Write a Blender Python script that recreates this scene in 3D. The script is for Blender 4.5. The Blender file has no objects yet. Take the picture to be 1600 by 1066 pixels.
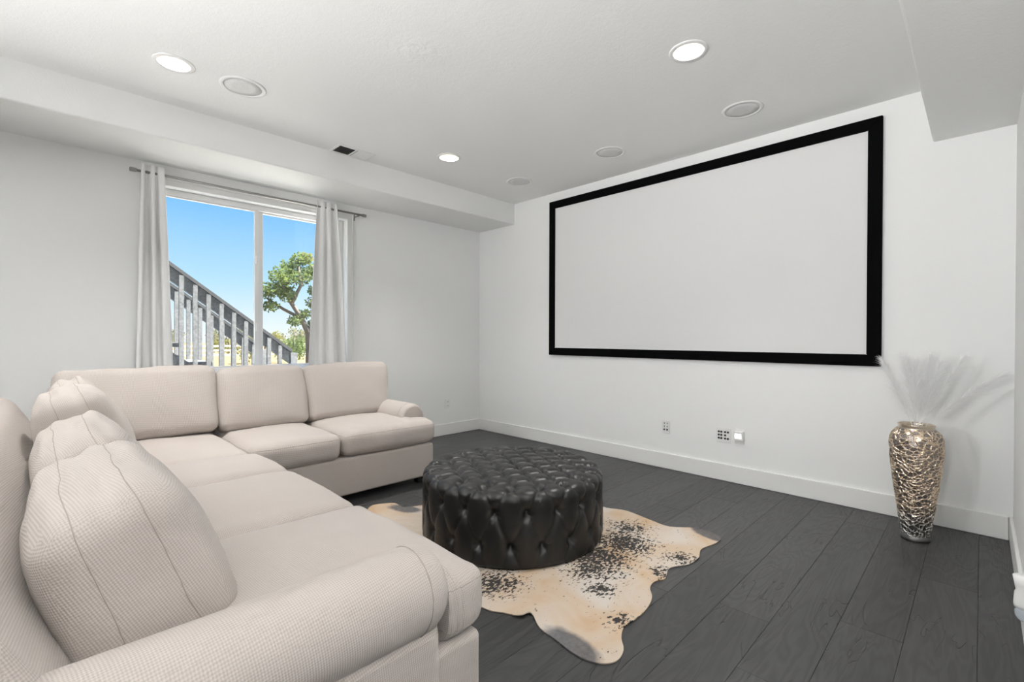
import bpy, bmesh, math, random
import numpy as np
from mathutils import Vector, Matrix, noise
random.seed(7)
PI = math.pi
scene = bpy.context.scene
COL = scene.collection

# ------------------------------------------------------------------ camera
FPX, YAW, PITCH, ROLL = 735.7, math.radians(44.9023), math.radians(-0.3645), math.radians(0.1806)
camd = bpy.data.cameras.new('camera'); cam = bpy.data.objects.new('camera', camd); COL.objects.link(cam)
camd.sensor_width = 36.0; camd.lens = FPX / 1600 * 36.0; camd.clip_start = 0.02; camd.clip_end = 500
F0 = Vector((-math.sin(YAW), math.cos(YAW), 0)); R0 = Vector((math.cos(YAW), math.sin(YAW), 0)); U0 = Vector((0, 0, 1))
Fw = F0 * math.cos(PITCH) + U0 * math.sin(PITCH); Up = U0 * math.cos(PITCH) - F0 * math.sin(PITCH)
Rt = R0 * math.cos(ROLL) + Up * math.sin(ROLL); Up = Up * math.cos(ROLL) - R0 * math.sin(ROLL)
M4 = Matrix((Rt, Up, -Fw)).transposed().to_4x4(); M4.translation = Vector((0, 0, 1.15)); cam.matrix_world = M4
scene.camera = cam

# ------------------------------------------------------------------ sky, sun, exposure
scene.view_settings.view_transform = 'Standard'; scene.view_settings.look = 'None'
scene.view_settings.gamma = 1.0; scene.view_settings.use_curve_mapping = False
scene.view_settings.exposure = 0.36
LAMP_W = 10.0                     # each recessed ceiling lamp
FL_Z, FL_SPREAD = 1.62, 115      # unseen uplights added behind and beside the camera to brighten ceiling and walls
ADDED_UPLIGHTS = [(-0.3, -1.0, (-0.4, 1.0, 2.7), 20.0, 'unseen added fill uplight right behind the camera'),
               (-2.1, -1.6, (-1.8, 0.6, 2.7), 23.0, 'unseen added fill uplight behind the middle of the sofa'),
               (-3.3, -2.3, (-3.2, -2.0, 2.7), 38.0, 'unseen added fill uplight far behind the sofa near the window wall'),
               (1.35, -0.2, (1.2, -0.25, 2.7), 80.0, 'unseen added fill uplight in the open area right of the camera')]
world = bpy.data.worlds.new('sky'); scene.world = world; world.use_nodes = True
wn = world.node_tree.nodes; wl = world.node_tree.links; wn.clear()
tc = wn.new('ShaderNodeTexCoord'); sx = wn.new('ShaderNodeSeparateXYZ'); rp = wn.new('ShaderNodeValToRGB')
bg = wn.new('ShaderNodeBackground'); wo = wn.new('ShaderNodeOutputWorld')
wl.new(tc.outputs['Generated'], sx.inputs[0]); wl.new(sx.outputs[2], rp.inputs[0]); wl.new(rp.outputs[0], bg.inputs[0]); wl.new(bg.outputs[0], wo.inputs[0])
cr = rp.color_ramp
cr.elements[0].position = 0.0; cr.elements[0].color = (0.92, 0.96, 1.0, 1)
cr.elements[1].position = 1.0; cr.elements[1].color = (0.08, 0.32, 0.85, 1)
for p_, c_ in ((0.03, (0.80, 0.92, 1.0, 1)), (0.10, (0.50, 0.78, 1.0, 1)), (0.26, (0.155, 0.50, 0.97, 1)), (0.5, (0.11, 0.40, 0.92, 1))):
    e_ = cr.elements.new(p_); e_.color = c_
bg.inputs[1].default_value = 0.88
sd = bpy.data.lights.new('sun', 'SUN'); sd.energy = 28.0; sd.angle = math.radians(0.6); sd.color = (1, 0.95, 0.87)
sun = bpy.data.objects.new('sun', sd); COL.objects.link(sun)
sun.rotation_euler = Vector((-0.21, -0.45, -0.87)).to_track_quat('-Z', 'Y').to_euler(); sun.location = (4, 4, 9)

# ------------------------------------------------------------------ helpers
def tag(o, label=None, cat=None, group=None, kind=None):
    if label: o['label'] = label
    if cat: o['category'] = cat
    if group: o['group'] = group
    if kind: o['kind'] = kind
    return o
def empty(name, loc, label=None, cat=None, group=None, rz=0.0):
    o = bpy.data.objects.new(name, None); COL.objects.link(o); o.location = loc; o.rotation_euler = (0, 0, rz)
    o.empty_display_size = 0.1
    return tag(o, label, cat, group)
def link(name, me, mat, parent=None, loc=None, smooth=False):
    o = bpy.data.objects.new(name, me); COL.objects.link(o)
    if mat is not None and len(me.materials) == 0: me.materials.append(mat)
    if parent is not None: o.parent = parent
    if loc is not None: o.location = loc
    if smooth:
        me.polygons.foreach_set('use_smooth', [True] * len(me.polygons))
    return o
def mesh(name, V, Fc):
    me = bpy.data.meshes.new(name); me.from_pydata([tuple(v) for v in V], [], [tuple(f) for f in Fc]); me.update(); return me
def fix(me):
    b = bmesh.new(); b.from_mesh(me); bmesh.ops.recalc_face_normals(b, faces=b.faces); b.to_mesh(me); b.free(); return me
def boxm(name, lo, hi, bev=0.0, seg=2):
    b = bmesh.new(); bmesh.ops.create_cube(b, size=1.0)
    for v in b.verts:
        v.co = Vector([(lo[i] + hi[i]) / 2 + v.co[i] * (hi[i] - lo[i]) for i in range(3)])
    if bev > 0: bmesh.ops.bevel(b, geom=list(b.edges), offset=bev, segments=seg, affect='EDGES', profile=0.5, clamp_overlap=True)
    me = bpy.data.meshes.new(name); b.to_mesh(me); b.free(); return me
def box(name, lo, hi, mat, parent=None, bev=0.0, seg=2):
    return link(name, boxm(name, lo, hi, bev, seg), mat, parent)
def boxes(name, lst, mat, parent=None):
    V = []; Fc = []
    for lo, hi in lst:
        n = len(V)
        V += [(x, y, z) for x in (lo[0], hi[0]) for y in (lo[1], hi[1]) for z in (lo[2], hi[2])]
        Fc += [tuple(n + i for i in f) for f in ((0, 1, 3, 2), (4, 6, 7, 5), (0, 4, 5, 1), (2, 3, 7, 6), (0, 2, 6, 4), (1, 5, 7, 3))]
    return link(name, mesh(name, V, Fc), mat, parent)
def tubem(name, pts, rad, sides=8, closed=False, caps=True):
    pts = [Vector(p) for p in pts]; n = len(pts); rads = rad if isinstance(rad, (list, tuple)) else [rad] * n
    V = []; Fc = []; ref = None
    for i, p in enumerate(pts):
        a = pts[(i - 1) % n] if (closed or i > 0) else p
        c = pts[(i + 1) % n] if (closed or i < n - 1) else p
        t = (c - a)
        t = t.normalized() if t.length > 1e-9 else Vector((0, 0, 1))
        if ref is None:
            ref = t.cross(Vector((0, 0, 1)))
            if ref.length < 0.2: ref = t.cross(Vector((1, 0, 0)))
        u = (ref - t * ref.dot(t)).normalized(); w = t.cross(u); ref = u
        for k in range(sides):
            an = 2 * PI * k / sides; V.append(p + (u * math.cos(an) + w * math.sin(an)) * rads[i])
    m = n if closed else n - 1
    for i in range(m):
        for k in range(sides):
            a = i * sides; b2 = ((i + 1) % n) * sides; k2 = (k + 1) % sides
            Fc.append((a + k, a + k2, b2 + k2, b2 + k))
    if caps and not closed:
        Fc.append(tuple(range(sides))[::-1]); Fc.append(tuple(range((n - 1) * sides, n * sides)))
    return fix(mesh(name, V, Fc))
def tube(name, pts, rad, mat, parent=None, sides=8, closed=False, smooth=True):
    return link(name, tubem(name, pts, rad, sides, closed), mat, parent, smooth=smooth)
def lathem(name, prof, n=48):
    V = []; Fc = []
    for r, z in prof:
        for k in range(n):
            a = 2 * PI * k / n; V.append((r * math.cos(a), r * math.sin(a), z))
    for i in range(len(prof) - 1):
        for k in range(n):
            k2 = (k + 1) % n; Fc.append((i * n + k, i * n + k2, (i + 1) * n + k2, (i + 1) * n + k))
    return fix(mesh(name, V, Fc))
def lathe(name, prof, mat, parent=None, n=48, loc=None, smooth=True):
    return link(name, lathem(name, prof, n), mat, parent, loc, smooth)
def boxuv(me):
    uv = me.uv_layers.new(name='uv') if not me.uv_layers else me.uv_layers[0]
    for p in me.polygons:
        n = p.normal; ax = max(range(3), key=lambda i: abs(n[i]))
        for li in p.loop_indices:
            c = me.vertices[me.loops[li].vertex_index].co
            uv.data[li].uv = (c.y, c.z) if ax == 0 else ((c.x, c.z) if ax == 1 else (c.x, c.y))
    return me

# ------------------------------------------------------------------ materials
def mat(name, col, rough=0.6, metal=0.0, spec=0.5, **kw):
    m = bpy.data.materials.new(name); m.use_nodes = True
    b = m.node_tree.nodes['Principled BSDF']
    b.inputs['Base Color'].default_value = (*col, 1); b.inputs['Roughness'].default_value = rough
    b.inputs['Metallic'].default_value = metal; b.inputs['Specular IOR Level'].default_value = spec
    for k, v in kw.items(): b.inputs[k].default_value = v
    return m
class NT:
    def __init__(s, m): s.m = m; s.t = m.node_tree; s.b = s.t.nodes['Principled BSDF']
    def n(s, typ, **props):
        nd = s.t.nodes.new(typ)
        for k, v in props.items(): setattr(nd, k, v)
        return nd
    def l(s, a, b): s.t.links.new(a, b)
    def math(s, op, a, b=None, c=None):
        nd = s.n('ShaderNodeMath', operation=op)
        for i, x in enumerate((a, b, c)):
            if x is None: continue
            if isinstance(x, (int, float)): nd.inputs[i].default_value = x
            else: s.l(x, nd.inputs[i])
        return nd.outputs[0]
    def noise(s, vec, scale, detail=3, rough=0.5, dist=0.0):
        nd = s.n('ShaderNodeTexNoise'); nd.inputs['Scale'].default_value = scale; nd.inputs['Detail'].default_value = detail
        nd.inputs['Roughness'].default_value = rough; nd.inputs['Distortion'].default_value = dist
        if vec is not None: s.l(vec, nd.inputs['Vector'])
        return nd.outputs['Fac']
    def mapr(s, v, a, b, c=0.0, d=1.0):
        nd = s.n('ShaderNodeMapRange'); s.l(v, nd.inputs[0])
        for i, x in zip((1, 2, 3, 4), (a, b, c, d)): nd.inputs[i].default_value = x
        return nd.outputs[0]
    def mix(s, f, a, b):
        nd = s.n('ShaderNodeMix', data_type='RGBA')
        if isinstance(f, (int, float)): nd.inputs[0].default_value = f
        else: s.l(f, nd.inputs[0])
        for i, x in ((6, a), (7, b)):
            if isinstance(x, tuple): nd.inputs[i].default_value = (*x, 1)
            else: s.l(x, nd.inputs[i])
        return nd.outputs[2]
    def bump(s, h, strength=0.3, dist=0.01):
        nd = s.n('ShaderNodeBump'); nd.inputs['Strength'].default_value = strength; nd.inputs['Distance'].default_value = dist
        s.l(h, nd.inputs['Height']); s.l(nd.outputs[0], s.b.inputs['Normal']); return nd
    def coord(s, which='Object', scale=None, rot=None, loc=None):
        t = s.n('ShaderNodeTexCoord').outputs[which]
        if scale or rot or loc:
            mp = s.n('ShaderNodeMapping'); s.l(t, mp.inputs[0])
            if scale: mp.inputs['Scale'].default_value = scale
            if rot: mp.inputs['Rotation'].default_value = rot
            if loc: mp.inputs['Location'].default_value = loc
            t = mp.outputs[0]
        return t
    def color(s, c): s.l(c, s.b.inputs['Base Color'])

def paint(name, col, bump=0.08, sc=220):
    m = mat(name, col, 0.75, spec=0.25); t = NT(m); c = t.coord('Object')
    h = t.math('ADD', t.noise(c, sc, 3), t.math('MULTIPLY', t.noise(c, sc * 0.3, 2), 0.7)); t.bump(h, bump, 0.004); return m
M = {}
M['wall'] = paint('wall_paint', (0.905, 0.91, 0.905)); M['ceil'] = paint('ceiling_paint', (0.90, 0.905, 0.895), 0.25, 130)
M['trim'] = mat('white_trim', (0.86, 0.86, 0.845), 0.4)
M['vinyl'] = mat('white_vinyl', (0.88, 0.88, 0.87), 0.35)
M['plastic'] = mat('white_plastic', (0.86, 0.86, 0.85), 0.35)
M['dark'] = mat('dark_slot', (0.02, 0.02, 0.02), 0.6)
M['black_felt'] = mat('black_velvet', (0.0035, 0.0035, 0.004), 0.95, spec=0.05)
M['screen'] = mat('screen_fabric', (0.80, 0.80, 0.80), 0.8, spec=0.1)
M['nickel'] = mat('brushed_nickel', (0.35, 0.34, 0.33), 0.35, 1.0)
M['steel'] = mat('galvanised_grey', (0.42, 0.43, 0.44), 0.6)
def m_fabric():
    m = mat('oatmeal_basket_weave', (0.66, 0.6, 0.545), 0.95, spec=0.12); t = NT(m)
    t.b.inputs['Sheen Weight'].default_value = 0.15; t.b.inputs['Sheen Roughness'].default_value = 0.6
    uv = t.coord('UV', rot=(0, 0, math.radians(38))); s = t.n('ShaderNodeSeparateXYZ'); t.l(uv, s.inputs[0])
    k = 2 * PI / 0.0080
    wv = t.math('MULTIPLY', t.math('SINE', t.math('MULTIPLY', s.outputs[0], k)), t.math('SINE', t.math('MULTIPLY', s.outputs[1], k)))
    fine = t.noise(uv, 420, 2); big = t.noise(t.coord('Object'), 2.2, 3)
    f = t.math('ADD', t.mapr(wv, -1, 1, 0.0, 0.75), t.math('MULTIPLY', fine, 0.5))
    c = t.mix(t.mapr(f, 0.1, 1.0), (0.375, 0.330, 0.302), (0.565, 0.513, 0.478))
    c2 = t.mix(t.mapr(big, 0.3, 0.7), c, t.mix(0.12, c, (0.62, 0.57, 0.53))); t.color(c2)
    h = t.math('ADD', wv, t.math('MULTIPLY', fine, 1.2)); t.bump(h, 0.35, 0.0016); return m
M['fabric'] = m_fabric()
M['seam'] = mat('oatmeal_seam_thread', (0.38, 0.335, 0.305), 0.95, spec=0.1)
def m_leather():
    m = mat('black_leather', (0.0085, 0.0085, 0.0085), 0.34, spec=0.5); t = NT(m); c = t.coord('Object')
    v = t.n('ShaderNodeTexVoronoi'); v.inputs['Scale'].default_value = 380; t.l(c, v.inputs['Vector'])
    h = t.math('ADD', v.outputs['Distance'], t.math('MULTIPLY', t.noise(c, 90, 3), 0.6)); t.bump(h, 0.12, 0.002)
    t.l(t.mapr(t.noise(c, 12, 3), 0.3, 0.7, 0.3, 0.42), t.b.inputs['Roughness']); return m
M['leather'] = m_leather()
def m_wood():
    m = mat('charcoal_oak', (0.022, 0.022, 0.023), 0.42, spec=0.45); t = NT(m)
    ob = t.n('ShaderNodeObjectInfo'); tc_ = t.coord('Object'); off = t.n('ShaderNodeVectorMath', operation='ADD'); t.l(tc_, off.inputs[0])
    cx = t.n('ShaderNodeCombineXYZ')
    t.l(t.math('MULTIPLY', ob.outputs['Random'], 37.0), cx.inputs[0]); t.l(t.math('MULTIPLY', ob.outputs['Random'], 91.0), cx.inputs[1]); t.l(cx.outputs[0], off.inputs[1])
    mp = t.n('ShaderNodeMapping'); t.l(off.outputs[0], mp.inputs[0]); mp.inputs['Scale'].default_value = (6.0, 0.9, 1)
    low = t.noise(mp.outputs[0], 1.0, 3, 0.5, 0.6)
    rings = t.math('SINE', t.math('MULTIPLY', low, 95.0))
    mp2 = t.n('ShaderNodeMapping'); t.l(off.outputs[0], mp2.inputs[0]); mp2.inputs['Scale'].default_value = (230, 7, 1)
    fine = t.noise(mp2.outputs[0], 1.0, 3)
    mp3 = t.n('ShaderNodeMapping'); t.l(off.outputs[0], mp3.inputs[0]); mp3.inputs['Scale'].default_value = (11, 1.9, 1)
    cn = t.noise(mp3.outputs[0], 1.0, 2, 0.5, 0.8)
    crack = t.mapr(t.math('ABSOLUTE', t.math('SUBTRACT', cn, 0.5)), 0.0, 0.012, 1.0, 0.0)
    mp4 = t.n('ShaderNodeMapping'); t.l(off.outputs[0], mp4.inputs[0]); mp4.inputs['Scale'].default_value = (7, 2.4, 1); mp4.inputs['Location'].default_value = (3, 9, 0)
    gate = t.mapr(t.noise(mp4.outputs[0], 1.0, 2), 0.53, 0.58)
    crack = t.math('MULTIPLY', crack, gate)
    tone = t.mapr(ob.outputs['Random'], 0, 1, 0.82, 1.18)
    f = t.math('ADD', t.math('MULTIPLY', rings, 0.18), t.math('ADD', t.math('MULTIPLY', fine, 0.6), 0.2))
    c = t.mix(f, (0.026, 0.026, 0.0265), (0.066, 0.066, 0.067)); c = t.mix(t.math('MULTIPLY', crack, 0.6), c, (0.006, 0.006, 0.006))
    vm = t.n('ShaderNodeVectorMath', operation='SCALE'); t.l(c, vm.inputs[0]); t.l(tone, vm.inputs['Scale']); t.color(vm.outputs[0])
    h = t.math('SUBTRACT', t.math('ADD', t.math('MULTIPLY', rings, 0.22), t.math('MULTIPLY', fine, 0.5)), t.math('MULTIPLY', crack, 1.6))
    t.bump(h, 0.6, 0.0018); t.l(t.mapr(fine, 0.3, 0.7, 0.36, 0.5), t.b.inputs['Roughness']); return m
M['wood'] = m_wood()
def m_glass():
    m = bpy.data.materials.new('window_glass'); m.use_nodes = True; t = m.node_tree; t.nodes.clear()
    o = t.nodes.new('ShaderNodeOutputMaterial'); mx = t.nodes.new('ShaderNodeMixShader'); tr = t.nodes.new('ShaderNodeBsdfTransparent'); gl = t.nodes.new('ShaderNodeBsdfGlossy')
    gl.inputs['Roughness'].default_value = 0.02; tr.inputs[0].default_value = (0.97, 0.985, 0.98, 1); mx.inputs[0].default_value = 0.035
    t.links.new(tr.outputs[0], mx.inputs[1]); t.links.new(gl.outputs[0], mx.inputs[2]); t.links.new(mx.outputs[0], o.inputs[0]); return m
M['glass'] = m_glass()
def m_emit(name, col, st):
    m = bpy.data.materials.new(name); m.use_nodes = True; b = m.node_tree.nodes['Principled BSDF']
    b.inputs['Base Color'].default_value = (*col, 1); b.inputs['Emission Color'].default_value = (*col, 1); b.inputs['Emission Strength'].default_value = st; return m
M['lens'] = m_emit('lamp_lens', (1.0, 0.95, 0.85), 6.0)
M['display'] = m_emit('lit_display', (0.95, 0.98, 1.0), 1.3)
M['can'] = mat('lamp_can', (0.045, 0.039, 0.025), 0.5)
M['baffle'] = mat('added_uplight_reflector', (0.88, 0.86, 0.80), 0.4)
def m_grille():
    m = mat('speaker_grille', (0.70, 0.70, 0.69), 0.6); t = NT(m)
    v = t.n('ShaderNodeTexVoronoi'); v.inputs['Scale'].default_value = 420; t.l(t.coord('Object'), v.inputs['Vector'])
    t.color(t.mix(t.mapr(v.outputs['Distance'], 0.2, 0.5), (0.55, 0.55, 0.55), (0.78, 0.78, 0.77))); return m
M['grille'] = m_grille()
def m_curtain():
    m = mat('white_curtain', (0.86, 0.86, 0.855), 0.85, spec=0.15); t = NT(m)
    c = t.coord('Object', scale=(1, 1, 0.5)); t.bump(t.noise(c, 500, 2), 0.12, 0.001)
    return m
M['curtain'] = m_curtain()
def m_hide():
    m = mat('cowhide', (0.8, 0.7, 0.55), 0.8, spec=0.2); t = NT(m)
    c = t.coord('Object')
    base = t.mix(t.mapr(t.noise(c, 3.0, 3, 0.55, 0.5), 0.36, 0.64), (0.52, 0.47, 0.42), (0.47, 0.335, 0.215))
    def blob(x, y, r0, r1):
        d = t.n('ShaderNodeVectorMath', operation='DISTANCE'); t.l(c, d.inputs[0]); d.inputs[1].default_value = (x, y, 0.0)
        return t.mapr(d.outputs['Value'], r0, r1, 1.0, 0.0)
    dens = None
    for b in ((-1.42, 2.30, 0.05, 0.30), (-1.36, 1.95, 0.02, 0.26), (-1.42, 2.08, 0.06, 0.30), (-1.60, 1.50, 0.02, 0.22), (-1.10, 2.36, 0.0, 0.15), (-1.10, 2.14, 0, 0.12), (-1.02, 1.66, 0, 0.10), (-1.22, 1.80, 0.0, 0.13), (-1.50, 2.50, 0.0, 0.22)):
        q = blob(*b); dens = q if dens is None else t.math('MAXIMUM', dens, q)
    mp = t.n('ShaderNodeMapping'); t.l(c, mp.inputs[0]); mp.inputs['Scale'].default_value = (76, 44, 40); mp.inputs['Rotation'].default_value = (0, 0, 0.5)
    sp = t.noise(mp.outputs[0], 1.0, 4, 0.62, 0.4)
    spots = t.mapr(t.math('ADD', sp, t.math('MULTIPLY', dens, 0.26)), 0.66, 0.71)
    col = t.mix(spots, base, (0.035, 0.032, 0.03))
    wob = t.math('MULTIPLY', t.math('SUBTRACT', t.noise(c, 14, 4, 0.65), 0.5), 0.16)
    def patch(x, y, sx_, sy_, rz):
        p2 = t.n('ShaderNodeMapping', vector_type='TEXTURE'); t.l(c, p2.inputs[0]); p2.inputs['Location'].default_value = (x, y, 0); p2.inputs['Rotation'].default_value = (0, 0, rz); p2.inputs['Scale'].default_value = (sx_, sy_, 1)
        d = t.n('ShaderNodeVectorMath', operation='LENGTH'); t.l(p2.outputs[0], d.inputs[0])
        return t.mapr(t.math('ADD', d.outputs['Value'], t.math('MULTIPLY', wob, 3.0)), 0.75, 1.1, 1.0, 0.0)
    pt = t.math('MAXIMUM', patch(-1.07, 1.385, 0.15, 0.075, -0.15), t.math('MAXIMUM', patch(-1.12, 2.76, 0.14, 0.06, -0.35), patch(-2.72, 1.72, 0.13, 0.06, 0.4)))
    col = t.mix(t.math('MULTIPLY', pt, 0.9), col, t.mix(t.noise(c, 60, 3), (0.03, 0.034, 0.042), (0.15, 0.15, 0.16)))
    t.color(col); t.bump(t.noise(c, 260, 3), 0.25, 0.002); return m
M['hide'] = m_hide()

# ------------------------------------------------------------------ room dimensions
XW, YD, XR, ZC = -4.484, 3.918, 0.136, 2.711       # window wall, screen wall, right wall, ceiling
XB, YB, YO = 2.6, -3.6, 1.3                        # rest of the basement behind the camera
SB, SX = 2.476, -3.870                             # soffit along the window wall
RX, RB = -0.221, 2.373                             # soffit along the right wall
WY0, WY1, WZ0, WZ1 = 0.60, 2.163, 0.845, 2.322     # window opening
# floor: slab with planks
floor = box('floor', (XW - 0.2, YB - 0.2, -0.12), (XB + 0.2, YD + 0.2, -0.013), M['dark']); tag(floor, kind='structure')
PW = 0.1993; PL = 1.86; pm = {}
joints = {0: 3.005, 1: 2.305, 2: 1.72, 3: 2.085}
def plank_mesh(w, L):
    key = (round(w, 3), round(L, 2))
    if key not in pm:
        b = 0.0013; V = []; 
        for (x, y, z) in ((-w/2, -L/2, -0.013), (w/2, -L/2, -0.013), (w/2, L/2, -0.013), (-w/2, L/2, -0.013), (-w/2, -L/2, -b), (w/2, -L/2, -b), (w/2, L/2, -b), (-w/2, L/2, -b), (-w/2+b, -L/2+b, 0), (w/2-b, -L/2+b, 0), (w/2-b, L/2-b, 0), (-w/2+b, L/2-b, 0)): V.append((x, y, z))
        Fc = [(3, 2, 1, 0), (8, 9, 10, 11)]
        for i in range(4):
            j = (i + 1) % 4; Fc += [(i, j, 4 + j, 4 + i), (4 + i, 4 + j, 8 + j, 8 + i)]
        me = mesh('plank', V, Fc); me.materials.append(M['wood']); pm[key] = me
    return pm[key]
row = 0; x1 = -0.0025 + PW * 13
ri = -13
while x1 > XW:
    x0 = max(x1 - PW, XW); a, b = x0 + 0.0003, x1 - 0.0003
    ytop = YD if x0 < XR else (YO if x0 > XR + 0.1 else YD)
    j0 = joints.get(ri, (ri * 0.773 * PL) % PL + 0.4)
    js = sorted(set([j0 + k * PL for k in range(-5, 4)])); cuts = [YB] + [j for j in js if YB + 0.15 < j < ytop - 0.12] + [ytop]
    for y0, y1 in zip(cuts[:-1], cuts[1:]):
        L = y1 - y0 - 0.0006
        if b - a < 0.02: continue
        o = link('plank', plank_mesh(b - a, L), None, floor, ((a + b) / 2, (y0 + y1) / 2, 0.0))
    x1 -= PW; ri += 1

# ceiling with holes for the recessed lamps
lamps = [(-3.272, 0.545), (-3.272, 2.505), (-1.137, 2.492), (-3.272, -1.43), (-1.137, -1.43), (1.1, 0.2), (1.1, -1.43), (-3.272, -3.0), (-1.137, -3.0)]
HR = 0.083
def ceiling_mesh():
    xs = sorted(set([XW - 0.2, XB + 0.2] + [round(x + s * 0.13, 4) for x, _ in lamps for s in (-1, 1)]))
    ys = sorted(set([YB - 0.2, YD + 0.2] + [round(y + s * 0.13, 4) for _, y in lamps for s in (-1, 1)]))
    V = []; Fc = []
    for i in range(len(xs) - 1):
        for j in range(len(ys) - 1):
            xa, xb, ya, yb = xs[i], xs[i + 1], ys[j], ys[j + 1]
            hole = [l for l in lamps if xa < l[0] < xb and ya < l[1] < yb]
            if not hole:
                n = len(V); V += [(xa, ya, ZC), (xa, yb, ZC), (xb, yb, ZC), (xb, ya, ZC)]; Fc.append((n, n + 1, n + 2, n + 3)); continue
            cx_, cy_ = hole[0]; N = 48; n = len(V)
            for k in range(N):
                a = 2 * PI * k / N; c, s = math.cos(a), math.sin(a)
                tt = min(((xb - cx_) if c > 0 else (cx_ - xa)) / max(abs(c), 1e-9), ((yb - cy_) if s > 0 else (cy_ - ya)) / max(abs(s), 1e-9))
                V.append((cx_ + HR * c, cy_ + HR * s, ZC)); V.append((cx_ + tt * c, cy_ + tt * s, ZC))
            corners = [(xb, yb), (xa, yb), (xa, ya), (xb, ya)]
            for k in range(N):
                k2 = (k + 1) % N; Fc.append((n + 2 * k, n + 2 * k2, n + 2 * k2 + 1, n + 2 * k + 1))
                p, q = V[n + 2 * k + 1], V[n + 2 * k2 + 1]
                if abs(p[0] - q[0]) > 1e-6 and abs(p[1] - q[1]) > 1e-6:
                    cc = min(corners, key=lambda c_: (c_[0] - p[0]) ** 2 + (c_[1] - p[1]) ** 2)
                    V.append((cc[0], cc[1], ZC)); Fc.append((n + 2 * k + 1, n + 2 * k2 + 1, len(V) - 1))
    me = mesh('ceiling', V, Fc)
    b = bmesh.new(); b.from_mesh(me); bmesh.ops.remove_doubles(b, verts=b.verts, dist=1e-4); bmesh.ops.recalc_face_normals(b, faces=b.faces)
    b.to_mesh(me); b.free(); return me
_tc = NT(M['ceil']); _cc = _tc.coord('Object'); _dd = _tc.n('ShaderNodeVectorMath', operation='DISTANCE'); _tc.l(_cc, _dd.inputs[0]); _dd.inputs[1].default_value = (-2.17, 1.47, ZC)
_bn = [n for n in _tc.t.nodes if n.type == 'BUMP'][0]; _old = _bn.inputs['Height'].links[0].from_socket
_tr = _tc.math('MULTIPLY', _tc.mapr(_dd.outputs['Value'], 0.06, 0.17, 1.0, 0.0), _tc.math('MULTIPLY', _tc.noise(_cc, 16, 3, 0.6, 1.2), 7.0)); _tc.l(_tc.math('ADD', _old, _tr), _bn.inputs['Height'])
tag(link('ceiling', ceiling_mesh(), M['ceil']), kind='structure')
tag(box('trim_1', (XW - 0.1, YB - 0.1, ZC + 0.16), (XB + 0.1, YD + 0.1, ZC + 0.3), M['ceil']), kind='structure')   # slab over the lamps
# soffits (rounded drywall corners)
tag(box('trim_2', (XW - 0.05, YB, SB), (SX, YD + 0.05, ZC + 0.05), M['ceil'], bev=0.012, seg=3), kind='structure')
tag(box('trim_3', (RX, YO + 0.004, RB), (XR + 0.05, YD + 0.05, ZC + 0.05), M['ceil'], bev=0.012, seg=3), kind='structure')
# walls
T = 0.20
wl_ = boxes('wall_left', [((XW - T, YB - T, -0.1), (XW, WY0, ZC + 0.2)), ((XW - T, WY1, -0.1), (XW, YD + T, ZC + 0.2)), ((XW - T, WY0, -0.1), (XW, WY1, WZ0)), ((XW - T, WY0, WZ1), (XW, WY1, ZC + 0.2))], M['wall']); tag(wl_, kind='structure')
tag(box('wall_front', (XW - T, YD, -0.1), (XB + T, YD + T, ZC + 0.2), M['wall']), kind='structure')
tag(box('wall_right', (XR, YO, -0.1), (XB + T, YD, ZC + 0.2), M['wall']), kind='structure')
tag(box('wall_side', (XB, YB - T, -0.1), (XB + T, YO, ZC + 0.2), M['wall']), kind='structure')
tag(box('wall_back', (XW - T, YB - T, -0.1), (XB + T, YB, ZC + 0.2), M['wall']), kind='structure')
# baseboards
BH, BT = 0.136, 0.015
def baseboard(name, lo, hi): tag(box(name, lo, hi, M['trim'], bev=0.004, seg=2), kind='structure')
baseboard('baseboard_left', (XW, YB, 0.001), (XW + BT, YD, BH))
baseboard('baseboard_front', (XW + BT, YD - BT, 0.001), (XR - BT - 0.004, YD, BH))
baseboard('baseboard_right', (XR - BT, YO, 0.001), (XR, YD - 0.002, BH))

# ------------------------------------------------------------------ window
win = box('window_1', (-4.64, WY0, WZ0), (-4.56, WY0 + 0.045, WZ1), M['vinyl'], bev=0.004); tag(win, kind='structure')
box('frame_jamb', (-4.64, WY1 - 0.045, WZ0), (-4.56, WY1, WZ1), M['vinyl'], win, 0.004)
box('frame_head', (-4.64, WY0 + 0.045, WZ1 - 0.045), (-4.56, WY1 - 0.045, WZ1), M['vinyl'], win, 0.004)
box('frame_sill', (-4.64, WY0 + 0.045, WZ0), (-4.56, WY1 - 0.045, WZ0 + 0.04), M['vinyl'], win, 0.004)
def sash(y0, y1, xo, wide0, wide1):
    z0, z1 = WZ0 + 0.035, WZ1 - 0.035
    s = box('sash', (xo - 0.016, y0, z0), (xo + 0.016, y0 + wide0, z1), M['vinyl'], win, 0.003)
    box('sash_stile', (xo - 0.016, y1 - wide1, z0), (xo + 0.016, y1, z1), M['vinyl'], s, 0.003)
    box('sash_rail', (xo - 0.0155, y0 + wide0, z1 - 0.022), (xo + 0.0155, y1 - wide1, z1), M['vinyl'], s, 0.002)
    box('sash_rail', (xo - 0.0155, y0 + wide0, z0), (xo + 0.0155, y1 - wide1, z0 + 0.022), M['vinyl'], s, 0.002)
    box('pane', (xo - 0.003, y0 + wide0, z0 + 0.022), (xo + 0.003, y1 - wide1, z1 - 0.022), M['glass'], s)
    return s
sash(WY0 + 0.045, 1.383, -4.585, 0.030, 0.034)
s2 = sash(1.366, WY1 - 0.045, -4.62, 0.062, 0.030)
for z_ in (1.20, 1.80): box('latch', (-4.575, 1.357, z_), (-4.556, 1.372, z_ + 0.075), M['vinyl'], s2, 0.004)
CW = 0.062
cas = M['trim']
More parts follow.
